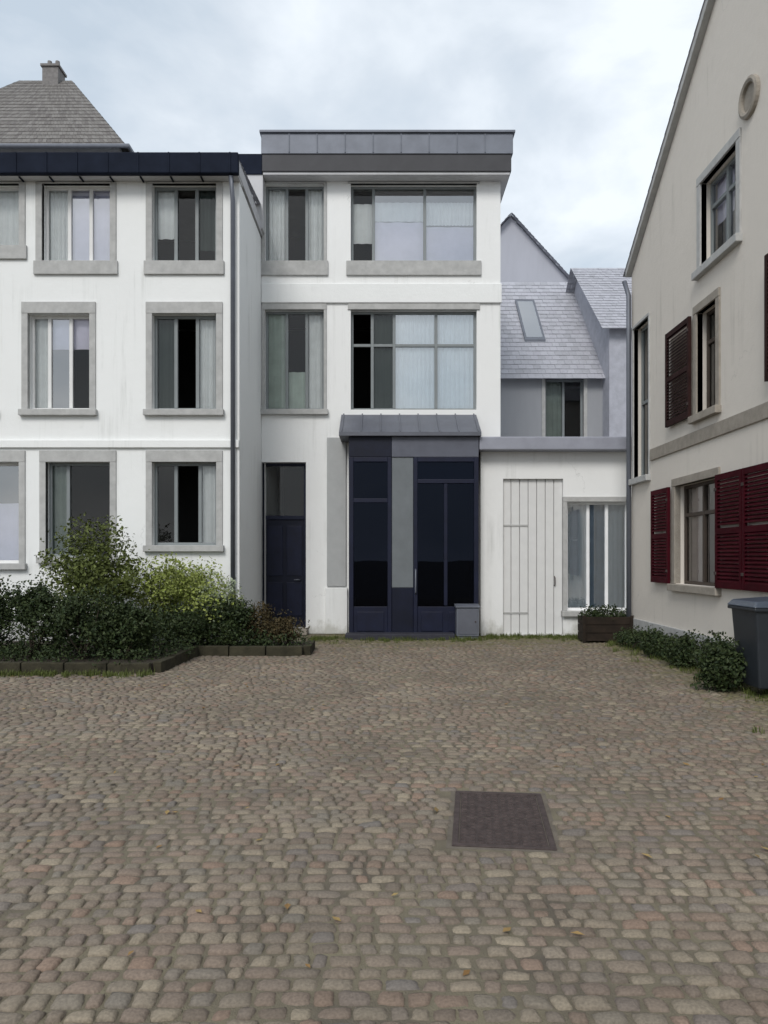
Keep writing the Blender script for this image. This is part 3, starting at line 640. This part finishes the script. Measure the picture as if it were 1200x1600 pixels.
mb.poly([F(0,0,DP),F(0,0),F(0,ze),F(0,ze,DP)]); mb.poly([F(LB,0),F(LB,0,DP),F(LB,ze,DP),F(LB,ze)])
mb.build('wall', M_BEIGE, bh)
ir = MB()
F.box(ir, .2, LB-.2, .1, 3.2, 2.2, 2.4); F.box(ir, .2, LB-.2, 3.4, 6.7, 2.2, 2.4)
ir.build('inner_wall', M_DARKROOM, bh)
for (ua, za_, ub, zb_) in ((0, ze, um, zr), (um, zr, LB, ze)):
    A = F(ua, za_, -.12); B = F(ub, zb_, -.12)
    if ua == 0:
        shingles(F(ua-.15, za_-.1+.12, DP), F(ua-.15, za_-.1+.12, -.12), F(ub, zb_+.12, -.12), F(ub, zb_+.12, DP), 30, 40, M_SLATE, 'roof', bh)
    else:
        shingles(F(ub+.15, zb_-.1+.12, -.12), F(ub+.15, zb_-.1+.12, DP), F(ua, za_+.12, DP), F(ua, za_+.12, -.12), 30, 40, M_SLATE, 'roof', bh)
vg = MB()
def vb(u0, z0, u1, z1):
    vg.hexa([F(u0,z0-.02,-.10), F(u1,z1-.02,-.10), F(u1,z1-.02,-.002), F(u0,z0-.02,-.002), F(u0,z0+.12,-.10), F(u1,z1+.12,-.10), F(u1,z1+.12,-.002), F(u0,z0+.12,-.002)])
vb(-.05, ze, um, zr); vb(um, zr, LB+.05, ze); vg.build('verge', M_STONE, bh)
for i, h in enumerate(hb):
    pk = mat('pinkish_curtain', (.5,.42,.39), .95, .08, 4)
    fl = {0: [FUL(M_DGREEN), []], 1: [[(.5,1,M_LILAC)], [(.3,1,M_LILAC)]], 2: [FUL(pk), []], 3: [[], []], 4: [FUL(pk), []], 5: [[], []]}[i]
    window(bh, F, *h, splits=(0,.5,1), fills=fl, surround=.12 if i != 5 else .05, smat=M_STONEB if i not in (1, 5) else M_STONE, transom=.7 if i != 5 else .5, fmat=M_GFRAME if i in (1, 5) else mat('dark_brown_frame_paint', (.07,.055,.045), .6, .15, 5, spec=.2), glass=M_GLASS)
def shutter(u0, u1, z0, z1, side):
    s_ = MB(); t = .06
    F.box(s_, u0, u0+t, z0, z1, -.085, -.04); F.box(s_, u1-t, u1, z0, z1, -.085, -.04)
    for a in (z0, (z0+z1)/2-.04, z1-.08): F.box(s_, u0+t, u1-t, a, a+.08, -.083, -.042)
    n = int((z1-z0)/.055)
    for k in range(n):
        z = z0+.08+k*(z1-z0-.16)/n
        if abs(z-(z0+z1)/2) < .07: continue
        s_.hexa([F(u0+t,z,-.08), F(u1-t,z,-.08), F(u1-t,z+.012,-.08), F(u0+t,z+.012,-.08), F(u0+t,z+.035,-.05), F(u1-t,z+.035,-.05), F(u1-t,z+.047,-.05), F(u0+t,z+.047,-.05)])
    p = s_.build('shutter', M_RED if z0 < 3 else M_REDDK, bh)
    for z in (z0+.2, z1-.2):
        hh = MB(); F.box(hh, u0 if side > 0 else u1-.05, u0+.05 if side > 0 else u1, z-.02, z+.02, -.1, -.086); hh.build('hinge', M_IRON, p)
for i, sds in ((0, 'l'), (2, 'lr'), (3, 'lr'), (4, 'r')):
    h = hb[i]; wd = max((h[1]-h[0])/2+.03, .62) if i != 0 else .95
    if 'l' in sds: shutter(h[0]-.13-wd, h[0]-.13, h[2], h[3], -1)
    if 'r' in sds: shutter(h[1]+.13, h[1]+.13+wd, h[2], h[3], 1)
    if i == 2: shutter(h[1]+.13+wd+.02, h[1]+.13+2*wd+.02, h[2], h[3], 1)
oc = MB(); uo, zo = UP(1173), ZP(1173, 152)
nb = len(oc.v)
for k in range(28):
    t_ = 2*math.pi*k/28
    for rr, dd in ((.17, -.01), (.175, -.045), (.21, -.06), (.245, -.045), (.25, -.001)): oc.v.append(F(uo+rr*math.cos(t_), zo+rr*math.sin(t_), dd))
for k in range(28):
    for c in range(4): oc.f.append((nb+k*5+c, nb+k*5+c+1, nb+((k+1)%28)*5+c+1, nb+((k+1)%28)*5+c))
oc.poly([F(uo+.2*math.cos(t), zo+.2*math.sin(t), -.008) for t in np.linspace(0, 2*math.pi, 25)[:-1]]); oc.build('round_vent', M_STONEB, bh)
pl_ = MB(); F.box(pl_, 0, LB, 0, .45, -.04, -.001); pl_.build('plinth', M_STONE, bh, bevel=.01)
sc = MB(); F.box(sc, 1.05, LB, 3.22, 3.42, -.03, -.001); sc.build('string_course', M_STONEB, bh, bevel=.01)
dp = MB(); dp.tube([F(.05,.02,-.07), F(.05,6.4,-.07), F(-.05,6.7,-.12)], .045, 12); dp.build('downpipe', M_ZINC, bh, smooth=True)
# ================================================================== PAVING DETAILS
mh = thing('drain_cover', 'dark rectangular iron cover set flush in the cobbles', 'drain cover', (CC.x, CC.y, 0))
def cb(mb, a0, a1, b0, b1, z0, z1, tp=0):
    def q(a, b, z): return (CC.x+a*math.cos(CA)-b*math.sin(CA), CC.y+a*math.sin(CA)+b*math.cos(CA), z)
    mb.hexa([q(a0,b0,z0),q(a1,b0,z0),q(a1,b1,z0),q(a0,b1,z0),q(a0+tp,b0+tp,z1),q(a1-tp,b0+tp,z1),q(a1-tp,b1-tp,z1),q(a0+tp,b1-tp,z1)])
a, b, t = CW/2, CL_/2, .035
fr = MB(); cb(fr, -a, a, -b, -b+t, -.1, -.001); cb(fr, -a, a, b-t, b, -.1, -.001); cb(fr, -a, -a+t, -b+t, b-t, -.1, -.001); cb(fr, a-t, a, -b+t, b-t, -.1, -.001); fr.build('frame', M_IRON, mh, bevel=.004)
for sg in (-1, 1):
    pl_ = MB(); a0, a1 = -a+t+.004, a-t-.004; b0, b1 = sorted((sg*.004, sg*(b-t-.004))); cb(pl_, a0, a1, b0, b1, -.08, -.008)
    nx, ny = 10, 9
    for i in range(nx):
        for j in range(ny):
            if (i in (2, 7)) and j == 4: continue
            cx, cy = a0+(a1-a0)*(i+.5)/nx, b0+(b1-b0)*(j+.5)/ny; cb(pl_, cx-.017, cx+.017, cy-.013, cy+.013, -.0079, -.0005, .003)
    pl_.build('cover_plate', M_IRON, mh)
fm = MB(); cb(fm, -a-.03, a+.03, -b-.03, b+.03, -.09, -.009); fm.build('mortar_bed', mat('mortar', (.13,.112,.09), .95, .2, 10, .5, 80), mh)

# ================================================================== PLANTS
def leaves_mb(blobs, n, size, seed, zmin=.02):
    r = np.random.default_rng(seed); mb = MB(); mb_v = mb.v; mb_f = mb.f
    wts = np.array([b[3]*b[4]*b[5] for b in blobs]); wts = wts/wts.sum()
    made = 0
    while made < n:
        bx = blobs[r.choice(len(blobs), p=wts)]
        d = r.normal(size=3); d /= np.linalg.norm(d); rad = r.uniform(0, 1)**.4
        p = np.array([bx[0]+d[0]*bx[3]*rad, bx[1]+d[1]*bx[4]*rad, bx[2]+d[2]*bx[5]*rad])
        nn = noise.noise(Vector(p*3.2+seed))
        if nn < -.12 and r.random() < .85: continue
        if nn > .1: p = p+d*.09
        if p[2] < zmin: continue
        out_ = d*.6+r.normal(size=3)*.7; out_[2] += .35; out_ /= np.linalg.norm(out_)
        t = np.cross(out_, r.normal(size=3)); t /= np.linalg.norm(t); bt = np.cross(out_, t)
        s = size*r.uniform(.6, 1.35); b = len(mb_v)
        tip = p+t*s-out_*s*.2
        for q in (p, p+t*s*.45+bt*s*.32+out_*s*.08, tip, p+t*s*.45-bt*s*.32+out_*s*.08): mb_v.append(tuple(q))
        mb_f.append((b, b+1, b+2)); mb_f.append((b, b+2, b+3)); made += 1
    return mb
def shrub(label, cx, cy, z0, w, dpt, h, n, size, m, seed, name='shrub', group=None, stems=5):
    t = thing(name, label, 'shrub', (cx, cy, z0), group); r = random.Random(seed)
    blobs = []
    for k in range(7):
        a = r.uniform(0, 6.28); q = r.uniform(0, .55)
        blobs.append((cx+math.cos(a)*q*w/2, cy+math.sin(a)*q*dpt/2, z0+h*r.uniform(.35, .75), w*r.uniform(.2, .34), dpt*r.uniform(.22, .36), h*r.uniform(.2, .34)))
    leaves_mb(blobs, n, size, seed, z0+.01).build('foliage', m, t)
    st = MB()
    for k in range(stems):
        b = blobs[k]; st.tube([(cx+r.uniform(-.06,.06), cy+r.uniform(-.06,.06), z0-.02), ((cx+b[0])/2+r.uniform(-.05,.05), (cy+b[1])/2, (z0+b[2])/2), (b[0], b[1], b[2])], [.018, .012, .005], 6)
    st.build('stems', M_BARK, t, smooth=True)
    return t
# bed with kerb stones
bed = MB(); pts = [(-9.5, 10.45), (PX(238, 10.45), 10.45), (PX(238, 10.45)+.1, 12.3), (PX(476, 12.6), 12.35), (PX(476, 12.6), 13.2), (-9.5, 13.35)]
top = [(x, y, .12) for x, y in pts]
b = len(bed.v); bed.poly(top)
for (x0, y0), (x1, y1) in zip(pts, pts[1:]+pts[:1]): bed.poly([(x0,y0,-.06),(x1,y1,-.06),(x1,y1,.12),(x0,y0,.12)])
setting(bed.build('soil_bed', M_SOIL))
kb = MB(); edge = pts[:5]
for (x0, y0), (x1, y1) in zip(edge, edge[1:]):
    l = math.hypot(x1-x0, y1-y0); n = max(1, int(l/.55)); dx, dy = (x1-x0)/l, (y1-y0)/l; nx_, ny_ = dy, -dx
    for k in range(n):
        a, c = l*k/n+.008, l*(k+1)/n-.008; hz = .15+random.uniform(-.015, .015)
        q = [(x0+dx*a+nx_*o, y0+dy*a+ny_*o) for o in (.12, .001)]+[(x0+dx*c+nx_*o, y0+dy*c+ny_*o) for o in (.001, .12)]
        kb.hexa([(q[0][0],q[0][1],-.05),(q[3][0],q[3][1],-.05),(q[2][0],q[2][1],-.05),(q[1][0],q[1][1],-.05),(q[0][0],q[0][1],hz),(q[3][0],q[3][1],hz),(q[2][0],q[2][1],hz),(q[1][0],q[1][1],hz)])
setting(kb.build('bed_kerb', mat('mossy_dark_stone', (.040,.036,.022), .95, .4, 6, .5, 50), None, bevel=.012))
Yp = 11.8
def at(px, py, Y): return P(px, py, Y)
G = 'shrubs in the bed'
def sh_px(label, px, ptop, pw, Y, n, size, m, seed, z0=.1, dpt=None, group=None):
    x, zt_ = at(px, ptop, Y); w_ = pw/1203*Y
    return shrub(label, x, Y, z0, w_, dpt or w_*.8, zt_-z0, n, size, m, seed, group=group)
sh_px('tallest olive green shrub in front of the ground floor windows', 152, 806, 205, 12.3, 8000, .06, M_LEAF_O, 3)
sh_px('yellow green bush on the right of the olive shrub', 276, 866, 170, 12.75, 8000, .05, M_LEAF_Y, 5)
sh_px('pale sage bush beside the house corner', 345, 880, 85, 12.7, 2600, .045, M_LEAF_P, 8)
for k, (px, pt, pw, Y) in enumerate([(-30,900,150,11.3), (50,910,140,11.0), (130,925,140,10.9), (200,945,120,10.95), (290,946,140,12.5), (356,940,95,12.5)]):
    sh_px(['dark green shrub cut by the left edge of the photo', 'dark green bush second from the left along the kerb', 'dark low bush below the olive shrub', 'dark low bush at the bed corner', 'low dark bush below the yellow green bush', 'low dark bush below the pale sage bush'][k], px, pt, pw, Y, 5500, .05, M_LEAF_D, 20+k, group=G)
for k, (px, pt, pw, Y) in enumerate([(405,950,80,12.75), (452,958,70,12.75)]):
    sh_px(['brownish low plant in front of the narrow navy door', 'brownish low plant at the right end of the bed'][k], px, pt, pw, Y, 2200, .045, island_mat('brown_leaf', [(.04,.03,.015), (.07,.05,.02), (.05,.045,.02)], .7, 0), 40+k, group=G)
iv = leaves_mb([(x, 10.75+.9*(i % 3)/2*(1 if x < -3.1 else 0)+(1.85 if x > -3.1 else 0), .2, .5, .45 if x < -3.1 else .3, .16) for i, x in enumerate(np.arange(-6.5, -1.4, .3))], 9000, .045, 90, .1)
io = iv.build('ivy_ground_cover', M_LEAF_D); io['kind'] = 'stuff'; io['label'] = 'low dark ivy covering the soil bed along its kerb'

# trough in front of the annex
Yt = 14.1
x0, x1 = PX(912, Yt), PX(988, Yt)
tr = thing('planter_trough', 'dark brown timber planter trough in front of the annex door', 'planter', ((x0+x1)/2, Yt+.2, 0))
tb = MB()
for k in range(3): tb.box(x0, x1, Yt, Yt+.04, .03+k*.15, .17+k*.15); tb.box(x0, x1, Yt+.4, Yt+.44, .03+k*.15, .17+k*.15)
for k in range(3): tb.box(x0, x0+.04, Yt+.041, Yt+.399, .03+k*.15, .17+k*.15); tb.box(x1-.04, x1, Yt+.041, Yt+.399, .03+k*.15, .17+k*.15)
for xx in (x0-.021, x1-.039): tb.box(xx, xx+.06, Yt-.021, Yt-.001, 0, .5)
tb.build('box', mat('black_brown_timber', (.022,.015,.010), .85, .35, 6, .4, 40), tr, bevel=.004)
so_ = MB(); so_.box(x0+.041, x1-.041, Yt+.041, Yt+.399, .05, .42); so_.build('soil', M_SOIL, tr)
lf = leaves_mb([(x0+(x1-x0)*q, Yt+.22, .46, .15, .16, .14) for q in (.1, .3, .5, .7, .9)], 1300, .045, 77, .42); lf.build('foliage', M_LEAF_D, tr)
# low plants along the foot of the beige wall
for k, (u, w_, hh, n) in enumerate([(1.1,.45,.35,1600), (2.2,.5,.42,2200), (3.4,.55,.45,2600), (4.5,.6,.5,2800)]):
    x, y, _ = F(u, 0, -.28)
    shrub(['low dark plant at the far end of the beige wall', 'low dark plant under the left red shutter of the beige house', 'low dark plant under the pinkish curtained window', 'low dark plant next to the wheelie bin'][k], x, y, 0, w_*1.1, 1.25, hh, n, .045, M_LEAF_D, 60+k, group='plants along the beige wall')
shrub('dark leafy plant growing round the foot of the wheelie bin', 3.93, 9.0, 0, .6, .7, .62, 2400, .05, M_LEAF_D, 71, group='plants along the beige wall')
# wheelie bin
bx, by = 4.31, 8.75
wb = thing('wheelie_bin', 'dark blue grey wheelie bin against the beige wall', 'bin', (bx, by, 0))
M_BIN = mat('bin_plastic', (.022, .026, .032), .45, .12, 4, .1, 60, spec=.4); M_LID = mat('bin_lid_plastic', (.06, .075, .10), .38, .1, 4, spec=.5)
m_ = MB(); a, b = .17, .26
m_.hexa([(bx-a,by-b,.1),(bx+a,by-b,.1),(bx+a,by+b,.1),(bx-a,by+b,.1),(bx-a-.06,by-b-.05,.98),(bx+a+.06,by-b-.05,.98),(bx+a+.06,by+b+.05,.98),(bx-a-.06,by+b+.05,.98)]); m_.build('body', M_BIN, wb, bevel=.02)
m_ = MB(); m_.box(bx-a-.09, bx+a+.09, by-b-.08, by+b+.08, .96, 1.0); m_.build('rim', M_BIN, wb, bevel=.012)
m_ = MB(); m_.hexa([(bx-a-.1,by-b-.09,1.002),(bx+a+.1,by-b-.09,1.002),(bx+a+.1,by+b+.09,1.002),(bx-a-.1,by+b+.09,1.002),(bx-a-.05,by-b-.04,1.07),(bx+a+.02,by-b-.04,1.10),(bx+a+.02,by+b+.04,1.10),(bx-a-.05,by+b+.04,1.07)]); m_.build('lid', M_LID, wb, bevel=.015)
for sg in (-1, 1):
    m_ = MB(); m_.tube([(bx+.2, by+sg*.25-.03, .1), (bx+.2, by+sg*.25+.03, .1)], .1, 20); m_.build('wheel', M_BIN, wb)
m_ = MB(); m_.tube([(bx+a+.09, by-.2, 1.0), (bx+a+.095, by-.2, 1.03), (bx+a+.095, by+.2, 1.03), (bx+a+.09, by+.2, 1.0)], .014, 8); m_.build('handle', M_BIN, wb, smooth=True)
# moss and weeds in the joints at the wall feet
mb = MB(); r = np.random.default_rng(5)
def tuft(x, y, n, h):
    for _ in range(n):
        px_, py_ = x+r.normal(0, .035), y+r.normal(0, .03); a = r.uniform(0, 6.28); l = h*r.uniform(.5, 1.2); lean = r.uniform(.1, .7)*l; w_ = .004
        dx, dy = math.cos(a), math.sin(a); b = len(mb.v)
        mb.v += [(px_-dy*w_, py_+dx*w_, -.015), (px_+dy*w_, py_-dx*w_, -.015), (px_+dx*lean*.4+dy*w_*.7, py_+dy*lean*.4-dx*w_*.7, l*.6), (px_+dx*lean*.4-dy*w_*.7, py_+dy*lean*.4+dx*w_*.7, l*.6), (px_+dx*lean, py_+dy*lean, l)]
        mb.f.append((b, b+1, b+2, b+3)); mb.f.append((b+3, b+2, b+4))
for _ in range(680):
    q = r.random()
    if q < .45: x = r.uniform(-1.4, 4.4); y = 15.3-abs(r.normal(0, .35))-(.35 if x < 1.9 else 0)
    elif q < .75: y = r.uniform(5, 14.2); x = 4.52-abs(r.normal(0, .3))
    else: x = r.uniform(-8, -3.1); y = 10.28-abs(r.normal(0, .12))
    tuft(x, y, 22, r.uniform(.03, .09))
gr = mb.build('weeds', M_LEAF_O); gr['kind'] = 'stuff'; gr['label'] = 'short weeds and moss growing in the cobble joints at the wall feet'

# fallen leaves
mb = MB(); r = np.random.default_rng(12)
for _ in range(260):
    if r.random() < .6: x, y = r.uniform(-7, -1.2), 10.2-abs(r.normal(0, .9))+(1.9 if r.random() < .3 else 0)
    else: y = r.uniform(2.2, 14); x = r.uniform(-.55, .5)*y
    if in_cover(x, y, .1): continue
    a = r.uniform(0, 6.28); l = r.uniform(.018, .036); dx, dy = math.cos(a)*l, math.sin(a)*l; z = .007; b = len(mb.v)
    mb.v += [(x-dx, y-dy, z), (x-dy*.45, y+dx*.45, z+r.uniform(0, .008)), (x+dx, y+dy, z+r.uniform(0, .01)), (x+dy*.45, y-dx*.45, z+r.uniform(0, .008))]
    mb.f.append((b, b+3, b+2)); mb.f.append((b, b+2, b+1))
fo = mb.build('fallen_leaves', island_mat('dry_leaf', [(.16,.085,.03), (.24,.15,.06), (.30,.22,.09), (.11,.065,.03)], .8, 0)); fo['kind'] = 'stuff'; fo['label'] = 'scattered dry brown leaves on the cobbles'
